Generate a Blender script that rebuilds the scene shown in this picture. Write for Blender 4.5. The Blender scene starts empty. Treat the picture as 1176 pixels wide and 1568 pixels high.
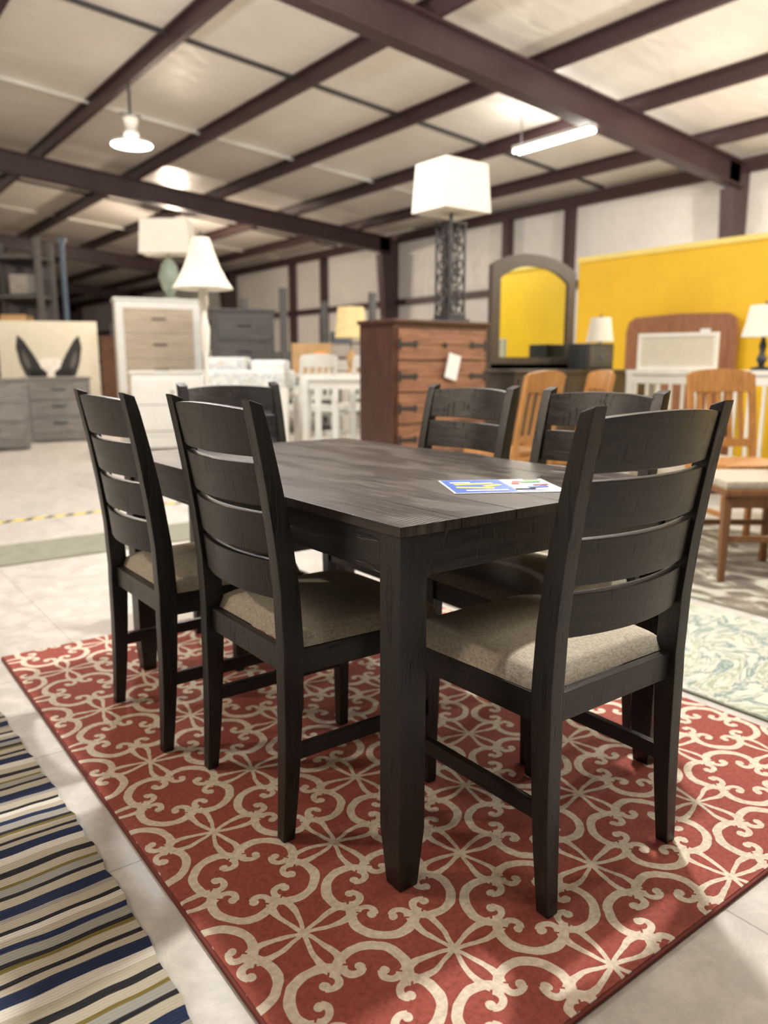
import bpy, bmesh, math, random
from mathutils import Vector, Matrix
random.seed(4)
R=math.radians
# ------------------------------------------------------------------ materials
class NT:
    def __init__(s,name):
        s.m=bpy.data.materials.new(name); s.m.use_nodes=True
        s.t=s.m.node_tree; s.b=s.t.nodes['Principled BSDF']
        s.tc=s.t.nodes.new('ShaderNodeTexCoord')
    def n(s,k,**kw):
        x=s.t.nodes.new(k)
        for a,b in kw.items(): setattr(x,a,b)
        return x
    def put(s,sock,v):
        if isinstance(v,(int,float)): sock.default_value=v
        elif isinstance(v,tuple): sock.default_value=v if len(v)==4 or sock.type=='VECTOR' else (*v,1)
        else: s.t.links.new(v,sock)
    def math(s,op,a,b=0.0,c=None):
        x=s.n('ShaderNodeMath',operation=op); s.put(x.inputs[0],a); s.put(x.inputs[1],b)
        if c is not None: s.put(x.inputs[2],c)
        return x.outputs[0]
    def map(s,scale=(1,1,1),rot=(0,0,0),loc=(0,0,0),src='Object'):
        x=s.n('ShaderNodeMapping'); s.t.links.new(s.tc.outputs[src],x.inputs[0])
        x.inputs['Scale'].default_value=scale; x.inputs['Rotation'].default_value=rot; x.inputs['Location'].default_value=loc
        return x.outputs[0]
    def noise(s,vec,scale,detail=4,rough=.6,dist=0):
        x=s.n('ShaderNodeTexNoise'); s.t.links.new(vec,x.inputs['Vector'])
        x.inputs['Scale'].default_value=scale; x.inputs['Detail'].default_value=detail
        x.inputs['Roughness'].default_value=rough; x.inputs['Distortion'].default_value=dist
        return x.outputs['Fac']
    def ramp(s,fac,stops,interp='LINEAR'):
        x=s.n('ShaderNodeValToRGB'); s.t.links.new(fac,x.inputs[0]); cr=x.color_ramp; cr.interpolation=interp
        while len(cr.elements)<len(stops): cr.elements.new(.5)
        for e,(p,c) in zip(cr.elements,stops): e.position=p; e.color=(*c,1)
        return x.outputs[0]
    def mix(s,f,a,b,mode='MIX'):
        x=s.n('ShaderNodeMix',data_type='RGBA',blend_type=mode)
        s.put(x.inputs[0],f); s.put(x.inputs[6],a); s.put(x.inputs[7],b); return x.outputs[2]
    def bump(s,h,strength=.3,dist=.002):
        x=s.n('ShaderNodeBump'); s.t.links.new(h,x.inputs['Height'])
        x.inputs['Strength'].default_value=strength; x.inputs['Distance'].default_value=dist
        s.t.links.new(x.outputs[0],s.b.inputs['Normal'])
    def col(s,c): s.put(s.b.inputs['Base Color'],c)
    def rough(s,r): s.put(s.b.inputs['Roughness'],r)

def plain(name,c,rough=.6,metal=0,var=.12,scale=12):
    s=NT(name); f=s.noise(s.map(),scale,3)
    d=tuple(x*(1-var) for x in c); l=tuple(min(1,x*(1+var)) for x in c)
    s.col(s.ramp(f,[(.3,d),(.7,l)])); s.rough(rough); s.b.inputs['Metallic'].default_value=metal
    return s.m
def wood(name,dark,light,rough=.5,axis=0,scale=1.0,bump=.2):
    s=NT(name); sc=[14*scale]*3; sc[axis]=1.2*scale
    f=s.noise(s.map(tuple(sc)),3,6,.65,.6)
    s.col(s.ramp(f,[(.3,dark),(.68,light)])); s.rough(rough); s.bump(f,bump,.001); return s.m
def emis(name,c,st):
    s=NT(name); s.col((.8,.8,.8)); s.b.inputs['Emission Color'].default_value=(*c,1); s.b.inputs['Emission Strength'].default_value=st; return s.m

def black_wood(name,axis,light=(.029,.023,.020)):
    s=NT(name); sc=[40,40,40]; sc[axis]=3
    sc2=[26,26,26]; sc2[axis]=4
    if axis==0: sc2=[70,20,9]       # short upright distressing nicks across the slats
    f=s.noise(s.map(tuple(sc)),1.6,6,.7,.3)
    f2=s.noise(s.map(tuple(sc2),loc=(3,5,1)),1.6,3,.5)
    base=s.ramp(f,[(.32,(.006,.005,.0046)),(.7,light)])
    nick=s.ramp(f2,[(.62,(0,0,0)),(.67,(1,1,1))])
    s.col(s.mix(nick,base,(.0012,.001,.0008)))
    s.rough(s.ramp(f,[(.2,(.30,)*3),(.8,(.48,)*3)])); s.bump(s.math('SUBTRACT',f,s.math('MULTIPLY',nick,.8)),.6,.0016); return s.m
m_blk_x=black_wood('black_wood_grain_x',0); m_blk_z=black_wood('black_wood_grain_z',2,(.016,.013,.0118)); m_blk_y=black_wood('black_wood_grain_y',1,(.016,.013,.0118))

def tabletop():
    s=NT('tabletop_espresso_wood')
    f=s.noise(s.map((80,2.5,10)),1.5,7,.78,.4)
    g=s.noise(s.map((9,.8,1)),1.2,3,.5,.4)
    w=s.n('ShaderNodeTexWave',wave_type='RINGS',rings_direction='Z'); s.t.links.new(s.map((1,1,1),loc=(-.35,.9,0)),w.inputs['Vector'])
    w.inputs['Scale'].default_value=28; w.inputs['Distortion'].default_value=1.2; w.inputs['Detail'].default_value=2; w.inputs['Detail Scale'].default_value=1.2
    mask=s.ramp(s.noise(s.map((6,1.8,1)),1.6,2),[(.46,(0,0,0)),(.54,(1,1,1))])
    wm=s.math('MULTIPLY',w.outputs['Fac'],mask)
    h=s.math('ADD',s.math('MULTIPLY',wm,.6),f)
    base=s.mix(.22,s.ramp(f,[(.38,(.004,.003,.0025)),(.64,(.066,.048,.039))]),s.ramp(g,[(.3,(.016,.012,.010)),(.7,(.045,.034,.028))]))
    s.col(s.mix(s.math('MULTIPLY',wm,.5),base,(.13,.105,.09)))
    s.b.inputs['Specular IOR Level'].default_value=.38
    s.rough(s.ramp(h,[(.2,(.26,)*3),(1,(.48,)*3)])); s.bump(h,.6,.0014); return s.m
m_top=tabletop()

def linen():
    s=NT('beige_linen')
    a=s.noise(s.map((700,90,90)),1,1,.5); b=s.noise(s.map((90,700,90)),1,1,.5)
    h=s.math('MULTIPLY',s.math('ADD',a,b),.5)
    s.col(s.ramp(h,[(.36,(.30,.26,.20)),(.5,(.42,.375,.30)),(.64,(.52,.47,.385))])); s.rough(.95); s.bump(h,.35,.0008); return s.m
m_linen=linen()

def rug_mat(ox,oy,S):
    s=NT('red_scroll_trellis_carpet')
    sep=s.n('ShaderNodeSeparateXYZ')
    nz=s.n('ShaderNodeTexNoise'); s.t.links.new(s.tc.outputs['Object'],nz.inputs['Vector']); nz.inputs['Scale'].default_value=22; nz.inputs['Detail'].default_value=1
    sub=s.n('ShaderNodeVectorMath',operation='SUBTRACT'); s.t.links.new(nz.outputs['Color'],sub.inputs[0]); sub.inputs[1].default_value=(.5,.5,.5)
    scl=s.n('ShaderNodeVectorMath',operation='SCALE'); s.t.links.new(sub.outputs[0],scl.inputs[0]); scl.inputs['Scale'].default_value=.010
    add=s.n('ShaderNodeVectorMath',operation='ADD'); s.t.links.new(s.tc.outputs['Object'],add.inputs[0]); s.t.links.new(scl.outputs[0],add.inputs[1])
    s.t.links.new(add.outputs[0],sep.inputs[0])
    x=s.math('SUBTRACT',sep.outputs[0],ox); y=s.math('SUBTRACT',sep.outputs[1],oy)
    k=1/(math.sqrt(2)*S)
    X=s.math('MULTIPLY',s.math('ADD',x,y),k); Y=s.math('MULTIPLY',s.math('SUBTRACT',y,x),k)
    fx=s.math('ABSOLUTE',s.math('SUBTRACT',s.math('FRACT',X),.5)); fy=s.math('ABSOLUTE',s.math('SUBTRACT',s.math('FRACT',Y),.5))
    u=s.math('MAXIMUM',fx,fy); v=s.math('MINIMUM',fx,fy)
    def dist(cu,cv):
        a=s.math('SUBTRACT',u,cu); b=s.math('SUBTRACT',v,cv)
        return s.math('SQRT',s.math('ADD',s.math('MULTIPLY',a,a),s.math('MULTIPLY',b,b)))
    def circ(cu,cv,r): return s.math('ABSOLUTE',s.math('SUBTRACT',dist(cu,cv),r))
    ring=s.math('MULTIPLY',s.math('LESS_THAN',circ(.238,.01,.215),.035),s.math('GREATER_THAN',u,.16))
    # C scroll at each cusp, opening towards the lobe, ending in a knob
    hook=s.math('MULTIPLY',s.math('LESS_THAN',circ(.25,.12,.060),.026),s.math('LESS_THAN',u,.255))
    knob=s.math('LESS_THAN',dist(.263,.078),.034)
    duv=s.math('SUBTRACT',u,v)
    tgt=s.math('MULTIPLY',s.math('SINE',s.math('MULTIPLY',s.math('SUBTRACT',u,.20),math.pi/.30)),.095)
    stem=s.math('MULTIPLY',s.math('LESS_THAN',s.math('ABSOLUTE',s.math('SUBTRACT',duv,tgt)),.036),s.math('GREATER_THAN',u,.27))
    p=s.math('MAXIMUM',s.math('MAXIMUM',ring,hook),s.math('MAXIMUM',stem,knob))
    n=s.noise(s.map(),90,4)
    red=s.ramp(n,[(.3,(.195,.040,.029)),(.7,(.31,.074,.053))])
    cream=s.ramp(n,[(.3,(.46,.39,.31)),(.7,(.68,.61,.50))])
    s.col(s.mix(p,red,cream)); s.rough(.95)
    s.bump(s.math('ADD',s.math('MULTIPLY',s.noise(s.map(),260,2),.6),p),.5,.003); return s.m

def striped():
    s=NT('striped_woven_fabric')
    sep=s.n('ShaderNodeSeparateXYZ'); s.t.links.new(s.tc.outputs['Object'],sep.inputs[0])
    wob=s.math('MULTIPLY',s.noise(s.map((3,3,3)),1.2,2),.035)
    yy=s.math('FRACT',s.math('MULTIPLY',s.math('ADD',sep.outputs[1],wob),1/.44))
    C=(.38,.345,.275);G=(.27,.26,.24);K=(.008,.009,.014);Nv=(.005,.014,.05);O=(.14,.11,.025);W=(.55,.53,.48)
    seq=[(0,Nv),(.075,C),(.14,K),(.165,G),(.22,O),(.245,C),(.30,K),(.34,C),(.40,W),(.46,Nv),(.53,C),(.57,K),(.595,C),(.65,O),(.675,K),(.70,G),(.76,Nv),(.80,C),(.84,W),(.88,K),(.91,C),(.965,G)]
    c=s.ramp(yy,seq,'CONSTANT'); n=s.noise(s.map((20,200,1)),1,3)
    s.col(s.mix(.03,c,s.ramp(n,[(.3,(.2,.18,.15)),(.7,(.55,.5,.42))]))); s.rough(.95); s.b.inputs['Specular IOR Level'].default_value=.15
    w=s.n('ShaderNodeTexWave',bands_direction='Y'); s.t.links.new(s.map(),w.inputs['Vector']); w.inputs['Scale'].default_value=45; w.inputs['Distortion'].default_value=2
    s.bump(w.outputs['Fac'],.4,.002); return s.m

def teal_rug():
    s=NT('teal_floral_carpet')
    v=s.noise(s.map((1,1.8,1)),3.2,5,.6,1.8); v2=s.noise(s.map(loc=(4,2,0)),5,4,.6,2)
    c=s.ramp(v,[(.40,(.55,.54,.46)),(.46,(.15,.22,.21)),(.51,(.55,.54,.47)),(.57,(.26,.30,.2)),(.62,(.58,.56,.49))])
    s.col(s.mix(s.ramp(v2,[(.5,(0,0,0)),(.62,(.6,.6,.6))]),c,(.55,.54,.48))); s.rough(.95); return s.m
def grey_rug():
    s=NT('taupe_pattern_carpet')
    v=s.noise(s.map((2,1,1)),2.5,5,.6,2)
    s.col(s.ramp(v,[(.4,(.10,.085,.07)),(.5,(.18,.155,.12)),(.6,(.42,.42,.36))])); s.rough(.95); return s.m

def floor_mat():
    s=NT('polished_tile_floor')
    b=s.n('ShaderNodeTexBrick'); s.t.links.new(s.map(rot=(0,0,0),loc=(.1,.16,0)),b.inputs['Vector'])
    b.offset=0; b.inputs['Scale'].default_value=1; b.inputs['Brick Width'].default_value=.61; b.inputs['Row Height'].default_value=.61
    b.inputs['Mortar Size'].default_value=.0025; b.inputs['Color1'].default_value=(.47,.445,.415,1); b.inputs['Color2'].default_value=(.52,.495,.46,1); b.inputs['Mortar'].default_value=(.24,.22,.20,1)
    n=s.noise(s.map(),9,7,.75,.5)
    s.col(s.mix(.4,b.outputs['Color'],s.ramp(n,[(.42,(.31,.295,.27)),(.6,(.58,.56,.53))])))
    s.rough(s.ramp(n,[(.3,(.36,)*3),(.7,(.50,)*3)])); return s.m

def insulation(name,c1,c2):
    s=NT(name)
    n=s.noise(s.map((.35,.35,.35)),1,3); n2=s.noise(s.map((1,5,5)),1.3,4)
    s.col(s.mix(.25,s.ramp(n,[(.35,c1),(.65,c2)]),s.ramp(n2,[(.35,c1),(.65,c2)])))
    s.rough(.34); s.bump(s.noise(s.map((1,2,2)),2.2,4,.6,1),.6,.03); return s.m

m_steel=plain('maroon_painted_steel',(.050,.024,.025),.45)
m_steel2=plain('dark_grey_steel',(.05,.045,.05),.5)
m_ceil=insulation('white_vinyl_insulation_ceiling',(.79,.73,.65),(.93,.88,.81))
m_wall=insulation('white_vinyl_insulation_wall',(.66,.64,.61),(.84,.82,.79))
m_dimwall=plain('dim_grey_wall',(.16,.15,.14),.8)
m_yellow=plain('yellow_wall_paint',(.80,.49,.015),.55,0,.05,2)
m_yellow2=plain('pale_yellow_trim',(.85,.68,.20),.55,0,.05,2)
m_floor=floor_mat()
m_red=rug_mat(-.2-.485,.035-.755,.282)
m_redge=plain('rug_binding_red',(.13,.026,.02),.95)
m_stripe=striped(); m_teal=teal_rug(); m_grug=grey_rug()
m_mat=plain('grey_green_mat',(.22,.22,.17),.8)
m_rustic=wood('rustic_brown_wood',(.12,.050,.026),(.34,.16,.085),.55,0)
m_maho=wood('dark_mahogany',(.035,.014,.010),(.085,.036,.024),.35,2)
m_esp=wood('espresso_wood',(.03,.022,.017),(.07,.05,.036),.4,0)
m_honey=wood('honey_oak',(.30,.13,.035),(.48,.235,.075),.4,2)
m_brown=wood('walnut_brown',(.13,.055,.022),(.25,.115,.045),.4,2)
m_head=wood('headboard_walnut',(.20,.08,.035),(.34,.15,.07),.45,2)
m_grey=wood('weathered_grey_wood',(.13,.12,.11),(.30,.28,.26),.7,0)
m_dgrey=wood('charcoal_grey_wood',(.03,.028,.028),(.09,.085,.08),.6,0)
m_oak=wood('light_ash_wood',(.36,.28,.20),(.52,.43,.32),.6,0)
m_white=plain('white_paint',(.74,.73,.68),.5,0,.04)
m_shade=plain('cream_lamp_shade',(.80,.76,.66),.8,0,.03)
m_iron=plain('black_iron',(.018,.018,.02),.5,0)
m_teald=plain('sage_ceramic',(.25,.30,.24),.4)
m_blue=plain('slate_blue_paint',(.09,.14,.20),.5)
m_card=plain('cardboard',(.45,.28,.13),.8)
m_ysh=plain('pale_yellow_shade',(.75,.6,.3),.8)
m_cloth=plain('white_bedding',(.70,.70,.68),.9,0,.1,9)
m_orange=plain('orange_label',(.8,.3,.05),.6)
m_canvas=plain('cream_canvas',(.60,.56,.45),.85,0,.05)
m_ink=plain('black_ink',(.02,.02,.02),.8); m_inkg=plain('grey_wash_ink',(.10,.09,.08),.8); m_fur=plain('pale_fur_paint',(.75,.72,.64),.85)
m_paper=plain('white_paper',(.8,.8,.8),.4,0,.02)
m_pblue=plain('print_blue',(.03,.10,.45),.4); m_pyel=plain('print_yellow',(.85,.65,.03),.4); m_pred=plain('print_red',(.6,.04,.04),.4); m_pgrn=plain('print_green',(.1,.35,.12),.4)
m_tape=NT('hazard_tape')
_w=m_tape.n('ShaderNodeTexWave',bands_direction='X'); m_tape.t.links.new(m_tape.map(rot=(0,0,.7)),_w.inputs['Vector']); _w.inputs['Scale'].default_value=3
m_tape.col(m_tape.ramp(_w.outputs['Fac'],[(0,(.04,.04,.03)),(.35,(.75,.6,.1))],'CONSTANT')); m_tape=m_tape.m
def bedding():
    s=NT('floral_bedding'); v=s.noise(s.map(),14,3,.6,1.5)
    s.col(s.ramp(v,[(.45,(.70,.70,.67)),(.52,(.35,.40,.44)),(.57,(.70,.70,.67)),(.66,(.55,.5,.4))])); s.rough(.9); return s.m
m_bed=bedding()
_g=NT('mirror_glass'); _g.col((.68,.74,.62)); _g.rough(.03); _g.b.inputs['Metallic'].default_value=1; m_mirror=_g.m
m_glow=emis('warm_lamp_glow',(1,.93,.82),30); m_tube=emis('fluorescent_tube_glow',(1,.97,.85),16)

# ------------------------------------------------------------------ geometry kit
def bevel_bm(bm,w,seg=2,ang=.9):
    if w<=0: return
    e=[x for x in bm.edges if len(x.link_faces)==2 and x.calc_face_angle(0)>ang]
    if e: bmesh.ops.bevel(bm,geom=e,offset=w,segments=seg,affect='EDGES',profile=.6,clamp_overlap=True)
def link_mesh(name,me):
    o=bpy.data.objects.new(name,me); bpy.context.collection.objects.link(o)
    if len(me.polygons)<1200:
        w=o.modifiers.new('weighted_normals','WEIGHTED_NORMAL'); w.keep_sharp=True; w.weight=80
    return o
class Kit:
    def __init__(s): s.parts=[]
    def add(s,name,bm,mat,smooth=True):
        bmesh.ops.recalc_face_normals(bm,faces=bm.faces)
        me=bpy.data.meshes.new(name); bm.to_mesh(me); bm.free(); me.materials.append(mat)
        if smooth:
            for p in me.polygons: p.use_smooth=True
            try: me.set_sharp_from_angle(angle=R(50))
            except Exception: pass
        s.parts.append((name,me)); return me
    def box(s,name,c,d,mat,bev=.003,rot=None):
        bm=bmesh.new(); bmesh.ops.create_cube(bm,size=1)
        bmesh.ops.scale(bm,vec=d,verts=bm.verts); bevel_bm(bm,min(bev,min(d)*.3))
        if rot: bmesh.ops.rotate(bm,cent=(0,0,0),matrix=Matrix.Rotation(R(rot[1]),3,rot[0]),verts=bm.verts)
        bmesh.ops.translate(bm,vec=c,verts=bm.verts); return s.add(name,bm,mat)
    def b2(s,name,x0,x1,y0,y1,z0,z1,mat,bev=.003):
        return s.box(name,((x0+x1)/2,(y0+y1)/2,(z0+z1)/2),(x1-x0,y1-y0,z1-z0),mat,bev)
    def loft(s,name,secs,mat,bev=0,cap=True,closed=False):
        bm=bmesh.new(); rows=[[bm.verts.new(p) for p in q] for q in secs]; n=len(rows[0])
        rr=list(zip(rows[:-1],rows[1:]))
        if closed: rr.append((rows[-1],rows[0]))
        for a,b in rr:
            for i in range(n):
                bm.faces.new((a[i],a[(i+1)%n],b[(i+1)%n],b[i]))
        if cap and not closed: bm.faces.new(rows[0][::-1]); bm.faces.new(rows[-1])
        bmesh.ops.recalc_face_normals(bm,faces=bm.faces); bevel_bm(bm,bev); return s.add(name,bm,mat)
    def lathe(s,name,prof,mat,x=0,y=0,seg=24,cap=True):
        secs=[[(x+r*math.cos(2*math.pi*i/seg),y+r*math.sin(2*math.pi*i/seg),z) for i in range(seg)] for r,z in prof]
        return s.loft(name,secs,mat,0,cap)
    def tube(s,name,pts,r,mat,seg=8,closed=False):
        pts=[Vector(p) for p in pts]; secs=[]; n=len(pts)
        for i,p in enumerate(pts):
            a=pts[(i-1)%n] if closed or i>0 else p; b=pts[(i+1)%n] if closed or i<n-1 else p
            t=(b-a).normalized(); up=Vector((0,0,1)) if abs(t.z)<.9 else Vector((0,1,0))
            if closed: up=Vector((.01,1,.02)) if abs(t.y)<.9 else Vector((1,0,0))
            u=t.cross(up).normalized(); v=t.cross(u)
            secs.append([tuple(p+u*r*math.cos(2*math.pi*k/seg)+v*r*math.sin(2*math.pi*k/seg)) for k in range(seg)])
        return s.loft(name,secs,mat,0,True,closed)
    def prism(s,name,outline,y0,y1,mat,bev=0,plane='xz'):
        f=(lambda p,y:(p[0],y,p[1])) if plane=='xz' else (lambda p,y:(p[0],p[1],y))
        return s.loft(name,[[f(p,y0) for p in outline],[f(p,y1) for p in outline]],mat,bev)
    def rect_leg(s,name,x,y,z0,z1,w0,w1,mat,bev=.003,ztap=None):
        lv=[(z0,w0),(z1,w1)] if ztap is None else [(z0,w0),(ztap,w1),(z1,w1)]
        return s.loft(name,[[(x-w/2,y-w/2,z),(x+w/2,y-w/2,z),(x+w/2,y+w/2,z),(x-w/2,y+w/2,z)] for z,w in lv],mat,bev)
    def place(s,name,x=0,y=0,z=0,rot=0):
        if len(s.parts)==1:
            o=link_mesh(name,s.parts[0][1])
            o.location=(x,y,z); o.rotation_euler=(0,0,R(rot)); return o
        e=bpy.data.objects.new(name,None); e.empty_display_size=.2; bpy.context.collection.objects.link(e)
        e.location=(x,y,z); e.rotation_euler=(0,0,R(rot))
        for n,me in s.parts:
            o=link_mesh(n,me); o.parent=e
        return e

# ------------------------------------------------------------------ room shell
XW=11.6; XL=-17.0; YB=-9.0; YE=44.0
def zb(x): return 3.75+.08*(XW-x)
k=Kit(); k.b2('floor',XL,XW,YB,YE,-.1,0,m_floor,0); k.place('floor')
def slopebox(kit,name,x0,x1,y0,y1,lo,hi,mat):
    kit.loft(name,[[(x0,y0,zb(x0)+lo),(x0,y1,zb(x0)+lo),(x0,y1,zb(x0)+hi),(x0,y0,zb(x0)+hi)],[(x1,y0,zb(x1)+lo),(x1,y1,zb(x1)+lo),(x1,y1,zb(x1)+hi),(x1,y0,zb(x1)+hi)]],mat)
k=Kit(); slopebox(k,'ceiling',XL,XW,YB,YE,.58,.66,m_ceil); k.place('ceiling')
k=Kit(); k.b2('wall_right',XW,XW+.1,YB,YE,0,zb(XW)+.7,m_wall,0); k.place('wall_right')
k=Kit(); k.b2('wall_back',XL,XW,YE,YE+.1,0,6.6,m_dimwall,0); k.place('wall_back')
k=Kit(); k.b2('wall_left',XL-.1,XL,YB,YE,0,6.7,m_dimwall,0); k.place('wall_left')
# rafters
k=Kit()
for i,y in enumerate((-3.2,5.8,14.8,23.8,32.8,41.8)):
    slopebox(k,'rafter_web_%d'%(i+1),XL,XW-.3,y-.012,y+.012,.02,.36,m_steel)
    slopebox(k,'rafter_bottom_flange_%d'%(i+1),XL,XW-.3,y-.11,y+.11,0,.025,m_steel)
    slopebox(k,'rafter_top_flange_%d'%(i+1),XL,XW-.3,y-.11,y+.11,.355,.38,m_steel)
    zt=zb(XW)+.36
    k.prism('column_web_%d'%(i+1),[(XW-.02,0),(XW-.30,0),(XW-.62,zb(XW)-.05),(XW-.62,zt+.04),(XW-.02,zt)],y-.012,y+.012,m_steel)
    k.loft('column_flange_%d'%(i+1),[[(XW-.33,y-.11,0),(XW-.33,y+.11,0),(XW-.30,y+.11,0),(XW-.30,y-.11,0)],[(XW-.65,y-.11,zb(XW)),(XW-.65,y+.11,zb(XW)),(XW-.62,y+.11,zb(XW)),(XW-.62,y-.11,zb(XW))]],m_steel)
k.place('steel_frame')
k=Kit()
for i in range(15):
    x=10.3-1.78*i
    if x<XL+.3: break
    lo=.38
    k.loft('purlin_%d'%(i+1),[[(x-.012,y,zb(x)+lo),(x+.07,y,zb(x)+lo),(x+.07,y,zb(x)+lo+.02),(x+.012,y,zb(x)+lo+.02),(x+.012,y,zb(x)+lo+.198),(x-.07,y,zb(x)+lo+.198),(x-.07,y,zb(x)+lo+.178),(x-.012,y,zb(x)+lo+.178)] for y in (YB+.01,YE-.01)],m_steel)
k.b2('eave_strut',XW-.12,XW-.01,YB,YE,zb(XW)+.3,zb(XW)+.52,m_steel)
k.place('roof_purlins')
k=Kit()
for i,y in enumerate((-6,-.2,2.8,8.6,11.7,17.6,20.7)):
    slopebox(k,'sag_rod_%d'%(i+1),XL,XW-.05,y-.02,y+.02,.53,.575,m_steel2 if i%2 else m_white)
k.place('trim_ceiling_seams')
k=Kit()
for i,z in enumerate((1.15,2.55)): k.b2('girt_%d'%(i+1),XW-.12,XW-.01,YB,YE,z,z+.14,m_steel)
for i,y in enumerate((9.3,10.96,18.15,19.9,12.9)): k.b2('wall_post_%d'%(i+1),XW-.2,XW-.005,y-.08,y+.08,0,zb(XW)+.3,m_steel)
k.place('trim_wall_framing')
# yellow partition
k=Kit(); k.b2('partition_panel',7.4,7.52,-6,5.68,0,2.36,m_yellow,0); k.b2('partition_cap',7.38,7.54,-6,5.70,2.36,2.42,m_yellow2,0)
k.b2('raised_panel',7.395,7.525,-6,3.0,2.42,2.52,m_yellow,0); k.place('wall_yellow_partition')

# ------------------------------------------------------------------ floor coverings
def rug(name,x0,x1,y0,y1,mat,edge,th=.012):
    cx,cy=(x0+x1)/2,(y0+y1)/2; k=Kit()
    k.box('pile',(0,0,th/2),(x1-x0-.012,y1-y0-.012,th),mat,.003)
    k.box('binding',(0,0,th*.4),(x1-x0,y1-y0,th*.8),edge,.003)
    return k.place(name,cx,cy,0.0005)
rug('red_patterned_rug',-.36,1.33,-.40,1.91,m_red,m_redge)
def wavy_rug():
    k=Kit(); bm=bmesh.new(); nx,ny=12,90; x0,x1,y0,y1=-1.7,-.445,-1.0,2.2; g=[]
    for j in range(ny+1):
        row=[]
        for i in range(nx+1):
            y=y0+(y1-y0)*j/ny; x=x0+(x1-x0)*i/nx
            if i==nx: x+=.003*math.sin(y*38)+.003*math.sin(y*91)+.012*math.sin(y*3)
            row.append(bm.verts.new((x,y,.0075+.0012*math.sin(y*24+x*2))))
        g.append(row)
    for j in range(ny):
        for i in range(nx): bm.faces.new((g[j][i],g[j][i+1],g[j+1][i+1],g[j+1][i]))
    r=bmesh.ops.extrude_face_region(bm,geom=list(bm.faces)); 
    for v in [e for e in r['geom'] if isinstance(e,bmesh.types.BMVert)]: v.co.z=.0008
    k.add('striped_rug',bm,m_stripe); k.place('striped_rug')
wavy_rug()
rug('teal_floral_rug',1.385,2.26,-1.2,1.9,m_teal,m_mat,.01)
rug('taupe_rug',2.36,3.95,-1.2,2.0,m_grug,m_mat,.01)
k=Kit(); k.b2('green_floor_runner',-9,1.9,3.35,3.86,0.0005,.008,m_mat,0); k.place('green_floor_runner')
k=Kit(); k.b2('hazard_floor_tape',-9,2.0,4.62,4.68,.0005,.004,m_tape,0); k.place('hazard_floor_tape')

# ------------------------------------------------------------------ dining table
k=Kit(); TW,TL=.91,1.52
n=6; pw=TW/n
for i in range(n):
    k.b2('plank_%d'%(i+1),i*pw+(.0009 if i else 0),(i+1)*pw-(.0009 if i<n-1 else 0),0,TL,.74,.76,m_top,.0012)
k.b2('subtop',.02,TW-.02,.02,TL-.02,.732,.7405,m_blk_y,0)
lw=.065; o=.003
for i,(x,y) in enumerate(((o+lw/2,o+lw/2),(TW-o-lw/2,o+lw/2),(o+lw/2,TL-o-lw/2),(TW-o-lw/2,TL-o-lw/2))):
    k.rect_leg('leg_%d'%(i+1),x,y,.0,.740,.046,lw,m_blk_z,.003,.13)
k.b2('apron_1',lw,TW-lw,.012,.034,.655,.74,m_blk_x,.002); k.b2('apron_2',lw,TW-lw,TL-.034,TL-.012,.655,.74,m_blk_x,.002)
k.b2('apron_3',.012,.034,lw,TL-lw,.655,.74,m_blk_y,.002); k.b2('apron_4',TW-.034,TW-.012,lw,TL-lw,.655,.74,m_blk_y,.002)
k.place('dining_table',0,0,.0125)
# brochure
k=Kit(); k.box('sheet',(0,0,.0008),(.27,.20,.0012),m_paper,0)
k.box('blue_band',(-.055,0,.0017),(.15,.188,.0006),m_pblue,0)
items=[(-.06,.03,.10,.018,m_pyel,8),(-.07,-.03,.09,.018,m_pyel,-12),(-.02,0,.05,.02,m_pyel,30),(-.09,.05,.05,.015,m_paper,0),(-.05,-.07,.10,.015,m_paper,0),(.05,.04,.02,.05,m_pred,-20),(.085,-.03,.05,.02,m_pblue,10),(.09,.05,.05,.02,m_pgrn,0),(.045,-.06,.05,.012,m_ink,0),(.1,.0,.04,.01,m_pred,0),(.06,-.08,.06,.008,m_pblue,0),(.1,.08,.04,.008,m_ink,0)]
for i,(x,y,w,h,mm,r) in enumerate(items):
    k.box('print_%d'%(i+1),(x,y,.0023+i*.0001),(w,h,.0004),mm,0,rot=('Z',r))
k.place('price_brochure',.495,.235,.7727,-30)

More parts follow.
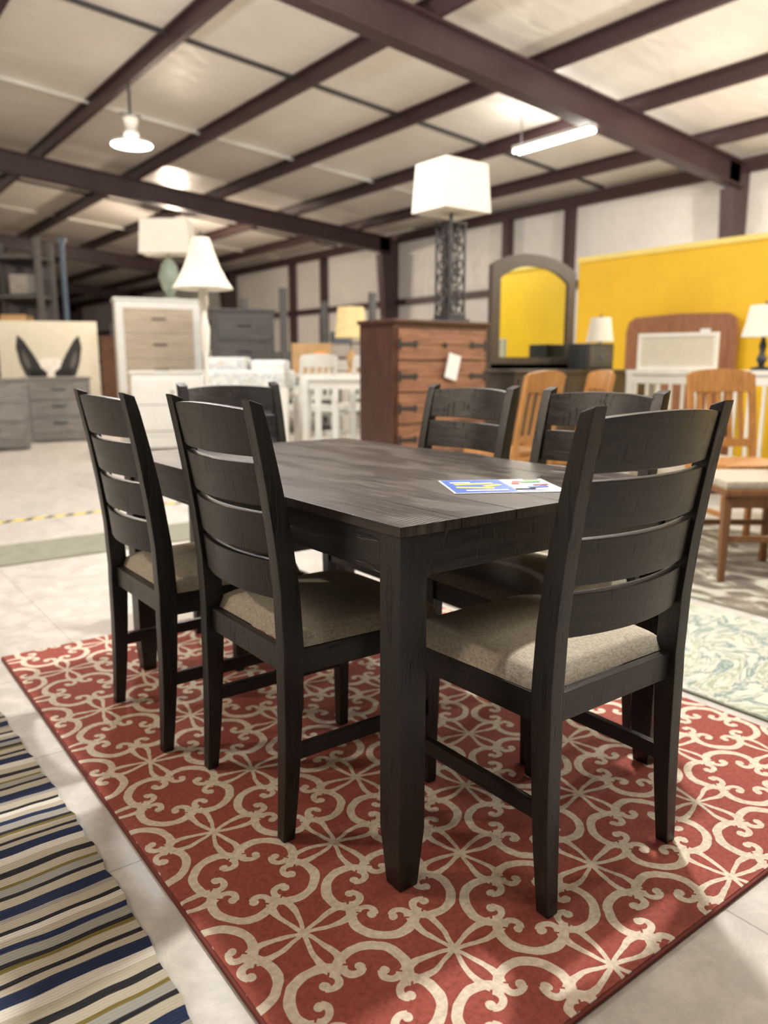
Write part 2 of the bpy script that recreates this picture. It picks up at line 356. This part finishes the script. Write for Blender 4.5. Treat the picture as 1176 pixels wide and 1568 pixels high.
# ------------------------------------------------------------------ dining chairs
def interp(tab,z):
    for (a,b) in zip(tab[:-1],tab[1:]):
        if z<=b[0]:
            t=(z-a[0])/(b[0]-a[0]); t=max(0,t); return a[1]+(b[1]-a[1])*t
    return tab[-1][1]
YP=[(0,-.014),(.12,-.005),(.25,.002),(.45,.008),(.58,.002),(.70,-.012),(.82,-.032),(.92,-.052),(.98,-.066)]
DP=[(0,.030),(.15,.038),(.40,.05),(.50,.05),(.75,.042),(.98,.030)]
WP=[(0,.030),(.15,.036),(.98,.036)]
def dining_chair_kit():
    k=Kit()
    for j,sx in enumerate((-1,1)):
        secs=[]; N=22
        for i in range(N+1):
            z=.98*i/N; x=sx*.198; w=interp(WP,z)/2; d=interp(DP,z)/2; y=interp(YP,z)
            secs.append([(x-w,y-d,z+(.004 if i==N else 0)),(x+w,y-d,z+(.004 if i==N else 0)),(x+w,y+d,z-(.006 if i==N else 0)),(x-w,y+d,z-(.006 if i==N else 0))])
        k.loft('back_post_%d'%(j+1),secs,m_blk_z,.0035)
    for j,(z0,z1) in enumerate(((.866,.962),(.760,.852),(.656,.745),(.555,.641))):
        secs=[]; N=18; hw=.184
        for i in range(N+1):
            t=-1+2*i/N; x=t*hw; bow=-.032*(1-t*t)
            y0=interp(YP,z0)+bow+.002; y1=interp(YP,z1)+bow+.002; cr=.010*(1-t*t) if j==0 else 0
            secs.append([(x,y0-.011,z0),(x,y0+.011,z0),(x,y1+.011,z1+cr),(x,y1-.011,z1+cr)])
        k.loft('back_slat_%d'%(j+1),secs,m_blk_x,.003)
    for j,sx in enumerate((-1,1)):
        k.rect_leg('front_leg_%d'%(j+1),sx*.200,.405,0,.442,.028,.04,m_blk_z,.003)
        k.loft('seat_rail_side_%d'%(j+1),[[(sx*.198-.01,.02,.385),(sx*.198+.01,.02,.385),(sx*.198+.01,.02,.443),(sx*.198-.01,.02,.443)],[(sx*.204-.01,.39,.385),(sx*.204+.01,.39,.385),(sx*.204+.01,.39,.443),(sx*.204-.01,.39,.443)]],m_blk_y,.002)
        k.b2('stretcher_side_%d'%(j+1),sx*.198-.009,sx*.198+.009,.01,.395,.185,.22,m_blk_y,.003)
    k.b2('seat_rail_front',-.185,.185,.397,.417,.385,.443,m_blk_x,.002)
    k.b2('seat_rail_rear',-.185,.185,-.002,.018,.385,.443,m_blk_x,.002)
    # cushion
    bm=bmesh.new(); N=24; g=[]
    for j in range(N+1):
        row=[]
        for i in range(N+1):
            u=-1+2*i/N; v=-1+2*j/N
            uu=math.copysign(abs(u)**.8,u); vv=math.copysign(abs(v)**.8,v)
            c=max(0,abs(uu)-.9)*max(0,abs(vv)-.9)*4
            hw=.203+.016*(vv+1)/2
            x=uu*hw*(1-c); y=.222+vv*.203*(1-c)
            h=((1-abs(uu)**6)*(1-abs(vv)**6))**.5
            row.append(bm.verts.new((x,y,.444+.012*(1 if h>0 else 0)+.034*h+.010*(1-uu*uu)*(1-vv*vv))))
        g.append(row)
    for j in range(N):
        for i in range(N): bm.faces.new((g[j][i],g[j][i+1],g[j+1][i+1],g[j+1][i]))
    edge=[e for e in bm.edges if len(e.link_faces)==1]
    r=bmesh.ops.extrude_edge_only(bm,edges=edge); vs=[e for e in r['geom'] if isinstance(e,bmesh.types.BMVert)]
    for v in vs: v.co.z=.4435; v.co.x*=.985; v.co.y=.222+(v.co.y-.222)*.985
    be=[e for e in bm.edges if len(e.link_faces)==1]; bmesh.ops.contextual_create(bm,geom=be)
    me=k.add('seat_cushion',bm,m_linen)
    return k
ck=dining_chair_kit()
for x,y,r in ((.405,-.19,0),(-.065,.51,-90),(-.125,1.065,-90),(.975,.92,90),(.975,.365,90),(.525,1.70,180)):
    ck.place('dining_chair',x,y,.0125,r)

# ------------------------------------------------------------------ background furniture builders (front faces -y, y=0 is front)
def chest(w,d,h,rows,cols,mb,mf,mh,leg=.08,frame=.04,split_top=False,handle='bar'):
    k=Kit()
    k.b2('carcass',-w/2,w/2,.012,d,leg,h-.03,mb,.004); k.b2('top_board',-w/2-.02,w/2+.02,-.01,d+.01,h-.03,h,mb,.006)
    for i,(sx,yy) in enumerate(((-1,.04),(1,.04),(-1,d-.04),(1,d-.04))): k.rect_leg('foot_%d'%(i+1),sx*(w/2-.04),yy,0,leg+.01,.05,.07,mb)
    k.b2('plinth',-w/2+.03,w/2-.03,.02,.04,leg*.45,leg,mb)
    H=h-.03-leg-2*frame; rh=H/rows; cw=(w-2*frame)/cols
    for r in range(rows):
        for c in range(cols):
            x0=-w/2+frame+c*cw; z0=leg+frame+r*rh
            k.b2('drawer_front_%d_%d'%(r+1,c+1),x0+.006,x0+cw-.006,-.006,.02,z0+.006,z0+rh-.006,mf,.004)
            xm=x0+cw/2; zm=z0+rh/2
            if handle=='bar': k.b2('handle_%d_%d'%(r+1,c+1),xm-.09,xm+.09,-.03,-.015,zm+.02,zm+.035,mh,.003); k.b2('handle_mount_%d_%d'%(r+1,c+1),xm-.05,xm+.05,-.017,-.004,zm+.024,zm+.031,mh,0)
            elif handle=='knob': k.lathe('knob_%d_%d'%(r+1,c+1),[(.001,zm-.014),(.012,zm-.008),(.014,zm),(.012,zm+.008),(.001,zm+.014)],mh,xm,-.016,10)
    return k
# rustic chest with strap hinges
k=chest(1.0,.46,1.41,5,1,m_maho,m_rustic,m_iron,.08,.035,handle='none')
H=1.41-.03-.08-.07; rh=H/5
for r in range(5):
    z=.115+rh*(r+.5)
    for sx in (-1,1):
        k.b2('strap_%d_%d'%(r+1,(sx+3)//2),*sorted((sx*.46,sx*.30)),-.013,-.005,z-.015,z+.015,m_iron,.002)
        k.prism('strap_tip_%d_%d'%(r+1,(sx+3)//2),[(sx*.30,z-.03),(sx*.27,z),(sx*.30,z+.03),(sx*.325,z)],-.0135,-.005,m_iron)
        k.b2('strap_plate_%d_%d'%(r+1,(sx+3)//2),*sorted((sx*.465,sx*.44)),-.014,-.005,z-.04,z+.04,m_iron,.002)
    k.b2('plank_groove_%d'%(r+1),-.46,.46,-.0068,-.005,z-.002,z+.002,m_maho,0)
    k.lathe('knob_%d'%(r+1),[(.001,z-.02),(.016,z-.012),(.02,z),(.016,z+.012),(.001,z+.02)],m_iron,0,-.02,12)
k.box('paper_tag',(.06,-.044,1.05),(.13,.004,.2),m_paper,.001,rot=('Y',14))
k.place('rustic_drawer_chest',3.32,3.66)

# tall iron scroll lamp on the chest
def iron_lamp():
    k=Kit(); k.box('base_plate',(0,0,.015),(.24,.24,.03),m_iron,.006); k.box('base_step',(0,0,.04),(.19,.19,.03),m_iron,.005)
    w=.082
    for i,(sx,sy) in enumerate(((-1,-1),(1,-1),(1,1),(-1,1))): k.box('rod_%d'%(i+1),(sx*w,sy*w,.42),(.016,.016,.76),m_iron,.002)
    for j,z in enumerate((.06,.79)):
        k.box('collar_%d'%(j+1),(0,0,z),(.19,.19,.014),m_iron,.002)
    idx=0
    for f in range(4):
        a=f*math.pi/2
        for z0 in (.18,.42,.665):
            for sg in (-1,1):
                pts=[]
                for q in range(22):
                    t=q/21*2.4*math.pi; rr=.062*(1-.62*q/21)
                    px=sg*.03+rr*math.cos(t+math.pi/2)*sg*.65; pz=z0+sg*.055+rr*math.sin(t+math.pi/2)
                    pts.append((px*math.cos(a)+w*math.sin(a),px*math.sin(a)-w*math.cos(a),pz))
                idx+=1; k.tube('scroll_%d'%idx,pts,.008,m_iron,6)
    k.lathe('neck',[(.02,.79),(.012,.82),(.012,.95)],m_iron,seg=12)
    w0,w1,d0,d1,z0,z1=.25,.225,.21,.19,.87,1.25
    k.loft('shade',[[(-w,-d,z),(w,-d,z),(w,d,z),(-w,d,z)] for z,w,d in ((z0,w0,d0),(z1,w1,d1))],m_shade,.006)
    return k
iron_lamp().place('iron_scroll_lamp',3.59,3.9,1.41)

# dresser with arched mirror
k=chest(2.0,.5,1.02,3,3,m_esp,m_esp,m_iron,.09,.04,handle='knob')
k.place('dark_dresser',5.25,3.75)
def shallow(w,h,rise,n=16,inset=0):
    pts=[(-w/2+inset,inset),(w/2-inset,inset)]
    for i in range(n+1):
        t=i/n; x=(w/2-inset)*(1-2*t); e=abs(1-2*t)
        z=h-rise-inset+rise*(1-e**2.4); pts.append((x,z))
    return pts
k=Kit(); o=shallow(1.16,1.06,.13); i_=shallow(1.16,1.06,.13,inset=.11)
bm=bmesh.new()
def ring(pts,y): return [bm.verts.new((p[0],y,p[1])) for p in pts]
A=ring(o,0);B=ring(i_,0);C=ring(o,.05);D=ring(i_,.03); nn=len(A)
for q in range(nn):
    r_=(q+1)%nn
    bm.faces.new((A[q],A[r_],B[r_],B[q])); bm.faces.new((A[q],A[r_],C[r_],C[q])); bm.faces.new((B[q],B[r_],D[r_],D[q]))
bm.faces.new(C)
k.add('frame',bm,m_esp); k.prism('glass',shallow(1.16,1.06,.13,inset=.10),.018,.028,m_mirror)
k.b2('support_rail',-.62,.62,0,.05,-.005,.05,m_esp,.005)
k.place('arched_mirror',4.88,4.12,1.028)
# small things on the dresser
def table_lamp(h,shade_h,r0,r1,base_prof,mb,round_=True,ms=m_shade):
    k=Kit(); k.lathe('base',base_prof,mb,seg=20); k.lathe('stem',[(.008,base_prof[-1][1]-.01),(.008,h-.02)],m_iron,seg=8)
    if round_: k.lathe('shade',[(r0,h-shade_h),((r0*.42+r1*.58),h-shade_h*.5),(r1,h)],ms,seg=28)
    else: k.loft('shade',[[(-r0,-r0*.6,h-shade_h),(r0,-r0*.6,h-shade_h),(r0,r0*.6,h-shade_h),(-r0,r0*.6,h-shade_h)],[(-r1,-r1*.6,h),(r1,-r1*.6,h),(r1,r1*.6,h),(-r1,r1*.6,h)]],ms,.006)
    k.lathe('finial',[(.004,h-.02),(.012,h+.01),(.002,h+.04)],m_iron,seg=10)
    return k
gp=[(.07,0),(.075,.02),(.03,.05),(.05,.10),(.065,.17),(.04,.24),(.015,.28)]
table_lamp(.52,.24,.14,.10,gp,m_white).place('small_table_lamp',5.80,4.06,1.02)
k=Kit(); k.b2('cabinet',-.2,.2,-.12,.12,0,.25,m_iron,.01); k.b2('screen',-.17,.17,-.126,-.118,.03,.22,m_dgrey,.002); k.lathe('dial',[(.03,.10),(.03,.102),(.001,.16)],m_steel2,0,-.125,12)
k.place('black_speaker_box',5.44,3.88,1.021)

# headboard against the yellow partition (faces -x)
k=Kit(); k.prism('panel',[(-.70,.3),(.70,.3),(.70,1.46),(.67,1.57),(.58,1.62),(0,1.64),(-.58,1.62),(-.67,1.57),(-.70,1.46)],0,.06,m_head,.008)
k.prism('inner_panel',[(-.6,.4),(.6,.4),(.6,1.40),(.57,1.49),(.50,1.54),(0,1.56),(-.50,1.54),(-.57,1.49),(-.6,1.40)],-.012,.005,m_head,.004)
for sx in (-1,1): k.b2('post_%d'%((sx+3)//2),sx*.66-.04,sx*.66+.04,0,.06,0,.5,m_head)
k.b2('rail',-.6,.6,0,.05,.3,.45,m_head); k.box('tag',(.35,-.02,1.38),(.12,.004,.16),m_paper,0)
k.place('wooden_headboard',7.25,4.1,0,-90)
# white spindle console
k=Kit(); k.b2('top_board',-.95,.95,-.22,.22,.98,1.02,m_white,.005)
k.b2('rail_low',-.9,.9,-.2,-.17,.25,.31,m_white); k.b2('rail_top',-.9,.9,-.2,-.17,.90,.98,m_white)
for i in range(15): k.b2('spindle_%d'%(i+1),-.87+i*.12,-.845+i*.12,-.195,-.175,.3,.91,m_white,.002)
for i,(x,y) in enumerate(((-.91,-.18),(.91,-.18),(-.91,.18),(.91,.18))): k.rect_leg('leg_%d'%(i+1),x,y,0,.985,.05,.07,m_white)
k.b2('shelf',-.9,.9,-.17,.2,.24,.27,m_white)
k.place('white_spindle_console',5.5,2.4,0,-90)
table_lamp(.52,.25,.17,.12,[(.08,0),(.08,.02),(.02,.04),(.045,.09),(.02,.14),(.03,.2),(.012,.27)],m_iron).place('black_base_table_lamp',5.5,2.2,1.02)
k=Kit(); k.b2('board',-.33,.33,0,.02,.0,.32,m_canvas,.002)
for nm,a in (('frame_bottom',(-.35,.35,-.01,.03,0,.035)),('frame_top',(-.35,.35,-.01,.03,.29,.325)),('frame_left',(-.35,-.315,-.01,.03,.03,.29)),('frame_right',(.315,.35,-.01,.03,.03,.29))): k.b2(nm,*a,m_white)
k.place('white_framed_board',5.45,2.95,1.02,-75)

# spindle/slat chairs
def slat_chair(mw,ms,nsl=5,h=1.0,w=.44,sh=.46,curved=True):
    k=Kit()
    for j,sx in enumerate((-1,1)):
        secs=[]
        for i in range(9):
            z=h*i/8; y=.0 if z<sh else -.09*((z-sh)/(h-sh))**1.2
            a=.017; x=sx*(w/2-.02)
            secs.append([(x-a,y-a,z),(x+a,y-a,z),(x+a,y+a,z),(x-a,y+a,z)])
        k.loft('back_post_%d'%(j+1),secs,mw,.004)
        k.rect_leg('front_leg_%d'%(j+1),sx*(w/2-.02),.4,0,sh-.04,.028,.04,mw)
        k.b2('stretcher_%d'%(j+1),sx*(w/2-.02)-.01,sx*(w/2-.02)+.01,.01,.39,.2,.23,mw)
        k.b2('rail_side_%d'%(j+1),sx*(w/2-.02)-.01,sx*(w/2-.02)+.01,.01,.39,sh-.09,sh-.03,mw)
    for nm,z0,z1 in (('crest_rail',h-.11,h+.01),('lower_rail',sh+.10,sh+.15)):
        secs=[]
        for i in range(11):
            t=-1+i/5; x=t*(w/2-.02); bow=-.03*(1-t*t); f=lambda z:-.09*((z-sh)/(h-sh))**1.2
            cr=.02*(1-t*t) if z1>h-.05 else 0
            secs.append([(x,f(z0)+bow-.01,z0),(x,f(z0)+bow+.01,z0),(x,f(min(z1,h))+bow+.01,z1+cr),(x,f(min(z1,h))+bow-.01,z1+cr)])
        k.loft(nm,secs,mw,.003)
    for i in range(nsl):
        t=-1+2*(i+1)/(nsl+1); x=t*(w/2-.02); bow=-.03*(1-t*t); f=lambda z:-.09*((z-sh)/(h-sh))**1.2
        k.loft('slat_%d'%(i+1),[[(x-.014,f(z)+bow-.006,z),(x+.014,f(z)+bow-.006,z),(x+.014,f(z)+bow+.006,z),(x-.014,f(z)+bow+.006,z)] for z in (sh+.13,(sh+h)/2,h-.1)],mw)
    k.box('seat_board',(0,.2,sh-.015),(w+.02,.44,.035),mw,.01)
    k.box('seat_pad',(0,.21,sh+.02),(w-.01,.41,.045),ms,.02)
    return k
hc=slat_chair(m_honey,m_honey)
hc.place('honey_oak_chair',3.02,2.42,.0,8); hc.place('honey_oak_chair',3.62,1.42,.0115,150); hc.place('honey_oak_chair',3.75,2.55,0,60)
slat_chair(m_brown,m_linen,3,.93,.46).place('walnut_upholstered_chair',3.14,.78,.0115,52)
slat_chair(m_blue,m_blue,4,1.0,.42).place('blue_dining_chair',4.5,1.1,0,-80)

# ---- left background
chest(.85,.45,.9,3,1,m_grey,m_grey,m_iron,.08,.05).place('grey_nightstand',2.05,10.3,0,-10)
chest(.85,.45,.9,3,1,m_grey,m_grey,m_iron,.08,.05).place('grey_nightstand',1.05,9.55,0,-10)
k=Kit(); k.b2('canvas_panel',-.68,.68,0,.04,0,1.7,m_canvas,.004)
ear=[(-.10,.88),(-.14,1.06),(-.22,1.22),(-.34,1.42),(-.42,1.50),(-.45,1.32),(-.41,1.10),(-.34,.90)]
inn=[(-.26,1.04),(-.30,1.16),(-.37,1.29),(-.37,1.14),(-.32,1.02)]
k.prism('head',[(-.34,.98),(-.20,1.12),(-.08,1.17),(.08,1.17),(.20,1.12),(.34,.98),(.36,.75),(.28,.5),(0,.38),(-.28,.5),(-.36,.75)],-.003,.002,m_fur)
for sg,nm in ((1,'left'),(-1,'right')):
    k.prism('ear_'+nm,[(sg*x,z) for x,z in ear],-.006,.002,m_ink); k.prism('ear_inner_'+nm,[(sg*x,z) for x,z in inn],-.008,-.004,m_inkg)
    k.prism('eye_patch_'+nm,[(sg*-.05,.96),(sg*-.12,1.02),(sg*-.28,.98),(sg*-.30,.80),(sg*-.16,.74),(sg*-.06,.82)],-.006,-.001,m_ink)
k.prism('muzzle',[(-.10,.72),(.10,.72),(.13,.58),(0,.48),(-.13,.58)],-.006,-.001,m_inkg)
k.place('dog_portrait_canvas',2.2,11.2,0,-20)
k=chest(1.05,.5,1.9,5,1,m_white,m_oak,m_iron,.08,.09); k.place('white_framed_drawer_chest',2.95,8.75,0,-15)
table_lamp(1.0,.42,.33,.30,[(.12,0),(.12,.03),(.04,.06),(.10,.16),(.14,.3),(.10,.45),(.04,.52),(.03,.56)],m_teald,False).place('ceramic_base_lamp',3.22,9.0,1.9,-37)
chest(.9,.45,1.0,2,1,m_white,m_white,m_iron,.25,.06,handle='knob').place('white_side_cabinet',2.62,7.6,0,-20)
chest(.74,.45,1.74,5,1,m_dgrey,m_dgrey,m_iron,.08,.04).place('charcoal_drawer_chest',3.62,7.7,0,-20)
# floor lamp
k=Kit(); k.lathe('foot',[(.14,0),(.14,.02),(.05,.04),(.018,.07)],m_white); k.lathe('pole',[(.014,.05),(.014,1.1),(.03,1.2),(.036,1.3),(.02,1.38),(.02,1.43),(.034,1.46),(.03,1.56),(.012,1.6),(.012,1.86)],m_white,seg=14)
k.lathe('bell_shade',[(.20,1.56),(.16,1.62),(.120,1.70),(.09,1.78),(.065,1.86),(.055,1.885)],m_shade,seg=28); k.lathe('finial',[(.004,1.88),(.012,1.905),(.002,1.93)],m_iron,seg=8)
k.place('white_floor_lamp',1.38,3.81+.07)
# small bed with bedding
k=Kit(); k.b2('side_rail_1',-.4,.4,0,.03,.72,.84,m_white); k.b2('side_rail_2',-.4,.4,.87,.9,.72,.84,m_white); k.b2('slat_base',-.38,.38,.03,.87,.78,.82,m_white)
k.box('mattress',(0,.45,.92),(.76,.84,.2),m_bed,.06)
k.box('pillow_1',(-.17,.3,1.07),(.36,.34,.13),m_bed,.055); k.box('pillow_2',(.2,.36,1.06),(.32,.34,.1),m_cloth,.045)
for i,(x,y) in enumerate(((-.37,.03),(.37,.03),(-.37,.87),(.37,.87))): k.rect_leg('leg_%d'%(i+1),x,y,0,.86,.04,.06,m_white)
k.place('white_bed',2.34,5.25,0,-37)
# white slatted rail bench
k=Kit(); k.b2('top_board',-.48,.48,-.15,.2,.92,.96,m_white,.006); k.b2('top_rail',-.44,.44,-.13,-.10,.84,.92,m_white); k.b2('low_rail',-.44,.44,-.13,-.10,.30,.37,m_white)
for i in range(5): k.b2('slat_%d'%(i+1),-.36+i*.165,-.30+i*.165,-.128,-.104,.36,.85,m_white,.002)
for i,(x,y) in enumerate(((-.45,-.12),(.45,-.12),(-.45,.17),(.45,.17))): k.rect_leg('leg_%d'%(i+1),x,y,0,.925,.05,.06,m_white)
k.place('white_slatted_bench',3.40,5.05,0,-37)
# white table, chairs
k=Kit(); k.b2('top_board',-.55,.55,-.4,.4,.93,.97,m_white,.006)
for i,(x,y) in enumerate(((-.49,-.34),(.49,-.34),(-.49,.34),(.49,.34))): k.rect_leg('leg_%d'%(i+1),x,y,0,.935,.06,.08,m_white)
k.b2('apron_front',-.45,.45,-.36,-.33,.84,.93,m_white); k.b2('apron_back',-.45,.45,.33,.36,.84,.93,m_white); k.b2('low_rail',-.45,.45,-.35,-.33,.25,.31,m_white)
k.place('white_counter_table',4.3,6.9)
wc=slat_chair(m_white,m_white,4,1.15,.42,.6)
wc.place('white_slat_chair',3.55,5.95,0,-10); wc.place('white_slat_chair',4.15,5.85,0,-10)
k=Kit(); k.box('carton',(0,0,.17),(.46,.34,.34),m_card,.004); k.box('carton_tape',(0,0,.3405),(.46,.05,.002),m_canvas,0); k.box('orange_sticker',(.1,-.1705,.2),(.14,.002,.1),m_orange,0)
k.place('cardboard_box',4.05,6.85,.971,-30)
table_lamp(.78,.36,.2,.16,gp,m_card,True,m_ysh).place('yellow_shade_lamp',4.62,6.85,.971)
slat_chair(m_honey,m_honey,4,1.15,.44,.6).place('honey_oak_chair',4.75,5.6,0,0)
# generic far furniture: dark shelving and bed posts
k=Kit()
for i,(x,y) in enumerate(((-.6,0),(.6,0),(-.6,.5),(.6,.5))): k.b2('upright_%d'%(i+1),x-.03,x+.03,y-.03,y+.03,0,2.1,m_steel2)
for i,z in enumerate((.3,.9,1.5)): k.b2('shelf_%d'%(i+1),-.6,.6,0,.5,z,z+.04,m_grey)
k.box('bin_blue',(-.25,.22,1.65),(.35,.3,.22),m_blue,.02); k.box('bin_brown',(.25,.22,1.05),(.4,.3,.22),m_card,.01); k.box('bin_white',(-.2,.22,1.06),(.4,.3,.24),m_white,.02)
k.place('storage_rack',8.6,12.5,0,-20); k.place('storage_rack',7.0,15.3,0,-20); k.place('storage_rack',.6,16.2,0,0); k.place('storage_rack',-1.6,17.5,0,10); k.place('storage_rack',6.2,18.5,0,-10)
# tall dark shelving at the far left
k=Kit()
for i,(x,y) in enumerate(((-.4,0),(.4,0),(-.4,.5),(.4,.5))): k.b2('upright_%d'%(i+1),x-.04,x+.04,y-.04,y+.04,0,3.0,m_dgrey)
for i,z in enumerate((.3,.9,1.5,2.1,2.7)): k.b2('shelf_%d'%(i+1),-.4,.4,0,.5,z,z+.05,m_dgrey)
k.b2('back_panel',-.4,.4,.48,.5,.3,2.75,m_steel2,0)
k.box('stored_carton_1',(-.1,.22,1.70),(.4,.3,.3),m_card,.01); k.box('stored_carton_2',(.1,.22,2.32),(.4,.3,.3),m_grey,.01)
k.place('tall_dark_shelving',2.05,12.4,0,-37)
bp=Kit()
for i,(x,y) in enumerate(((-.75,0),(.75,0),(-.75,2),(.75,2))): bp.rect_leg('bed_post_%d'%(i+1),x,y,0,2.2,.08,.10,m_dgrey)
bp.b2('headboard',-.75,.75,1.97,2.03,.4,1.3,m_dgrey,.01); bp.b2('footboard',-.75,.75,-.03,.03,.3,.8,m_dgrey,.01); bp.box('mattress',(0,1,.55),(1.4,1.9,.3),m_cloth,.06); bp.b2('side_rail',-.75,.75,0,2,.3,.42,m_dgrey)
bp.place('four_poster_bed',5.9,9.3,0,-10); bp.place('four_poster_bed',.2,13.3,0,0)
chest(1.2,.5,1.3,4,2,m_grey,m_grey,m_iron).place('grey_dresser',4.2,11.2,0,-15)
chest(1.0,.5,1.5,5,1,m_maho,m_maho,m_iron).place('mahogany_chest',7.9,8.6,0,-20)
chest(1.4,.5,1.0,3,2,m_oak,m_oak,m_iron).place('oak_dresser',3.0,15.6,0,-10)
chest(1.0,.5,1.7,5,1,m_rustic,m_rustic,m_iron).place('brown_drawer_chest',5.2,16.8,0,-20)
# steel post
k=Kit(); k.lathe('post_shaft',[(.045,0),(.045,3.3)],m_blue,seg=14); k.box('base_plate',(0,0,.01),(.2,.2,.02),m_blue,.003); k.box('cross_arm',(0,0,3.3),(.16,.08,.06),m_blue,.003)
k.place('steel_pipe_post',3.3,14.2,0,-37)

# ------------------------------------------------------------------ lights (each hangs from a purlin)
def highbay(x,y,z,name='high_bay_light',r=.22):
    k=Kit(); top=zb(x)+.38-z
    k.lathe('trim_ring',[(r,0),(r,.035),(r*.55,.06)],m_white,cap=False); k.lathe('lens',[(.001,-.03),(r*.6,-.02),(r*.96,.0),(r*.96,.012),(.001,.014)],m_glow)
    k.lathe('lamp_body',[(r*.5,.05),(.10,.10),(.10,.16),(.075,.17),(.075,.30),(.10,.31),(.10,.36),(.03,.38)],m_white,seg=16)
    k.b2('bracket',-.14,.14,-.012,.012,.38,.40,m_steel2,0); k.lathe('rod',[(.02,.37),(.02,top)],m_steel2,seg=8)
    k.place(name,x,y,z)
def lamp(kind,x,y,z,e,size,col,sy=None,tgt=None):
    l=bpy.data.lights.new('lamp',kind); l.energy=e; l.color=col
    if kind=='AREA':
        l.shape='RECTANGLE' if sy else 'DISK'; l.size=size
        if sy: l.size_y=sy
    else: l.shadow_soft_size=size
    o=bpy.data.objects.new('ceiling_lamp_light',l); bpy.context.collection.objects.link(o); o.location=(x,y,z)
    return o
def strip(x,y,z,L=1.35):
    k=Kit(); top=zb(x)+.38-z
    k.b2('housing',-.08,.08,-L/2,L/2,.03,.08,m_white,.005)
    for i,sx in enumerate((-.05,.05)): k.tube('tube_%d'%(i+1),[(sx,-L/2+.02,.005),(sx,L/2-.02,.005)],.024,m_tube)
    for i,yy in enumerate((-L/2+.1,L/2-.1)): k.b2('hanger_%d'%(i+1),-.006,.006,yy-.006,yy+.006,.07,top+.13,m_steel2,0)
    k.place('strip_light',x,y,z)
WARM=(1,.82,.65); NEU=(1,.95,.88); COOL=(.93,.96,1)
highbay(3.18,9.99,4.01,r=.27); lamp('AREA',3.18,9.99,3.965,140,.46,WARM)
strip(7.67,6.45,4.02); lamp('AREA',7.67,6.45,3.96,140,.3,NEU,1.3); lamp('POINT',7.9,6.9,4.12,45,.06,NEU)
for x,y,z,e,c,s_ in ((1.4,.78,4.0,540,NEU,.075),(-3.94,3.5,4.2,360,WARM,.12),(6.74,-.2,3.6,340,NEU,.12),(-.38,-4.2,4.1,45,NEU,.12),(-7.5,9.0,4.6,620,WARM,.12),(6.74,17.5,4.0,330,WARM,.12),(8.52,2.6,3.3,360,NEU,.12),(-2.16,27.0,4.6,380,WARM,.12),(1.4,4.9,4.1,260,COOL,.12)):
    highbay(x,y,z); lamp('POINT',x,y,z-.17,e,s_,c)  # key and cool bays follow shadows and glints; other out-of-view bays added as fill

w=bpy.data.worlds.new('w'); bpy.context.scene.world=w; w.use_nodes=True
w.node_tree.nodes['Background'].inputs[0].default_value=(1,.93,.84,1); w.node_tree.nodes['Background'].inputs[1].default_value=.10

# ------------------------------------------------------------------ camera
cd=bpy.data.cameras.new('camera'); cam=bpy.data.objects.new('camera',cd); bpy.context.collection.objects.link(cam)
cam.location=(-.847,-1.0745,1.0625); cam.rotation_euler=(R(90-10.8),0,R(-37))
cd.sensor_fit='VERTICAL'; cd.sensor_height=34.6; cd.sensor_width=25.95; cd.lens=26
cd.clip_start=.05; cd.dof.use_dof=True; cd.dof.focus_distance=1.55; cd.dof.aperture_fstop=2.3
bpy.context.scene.camera=cam
vs=bpy.context.scene.view_settings; vs.view_transform='Standard'; vs.look='None'; vs.exposure=.12
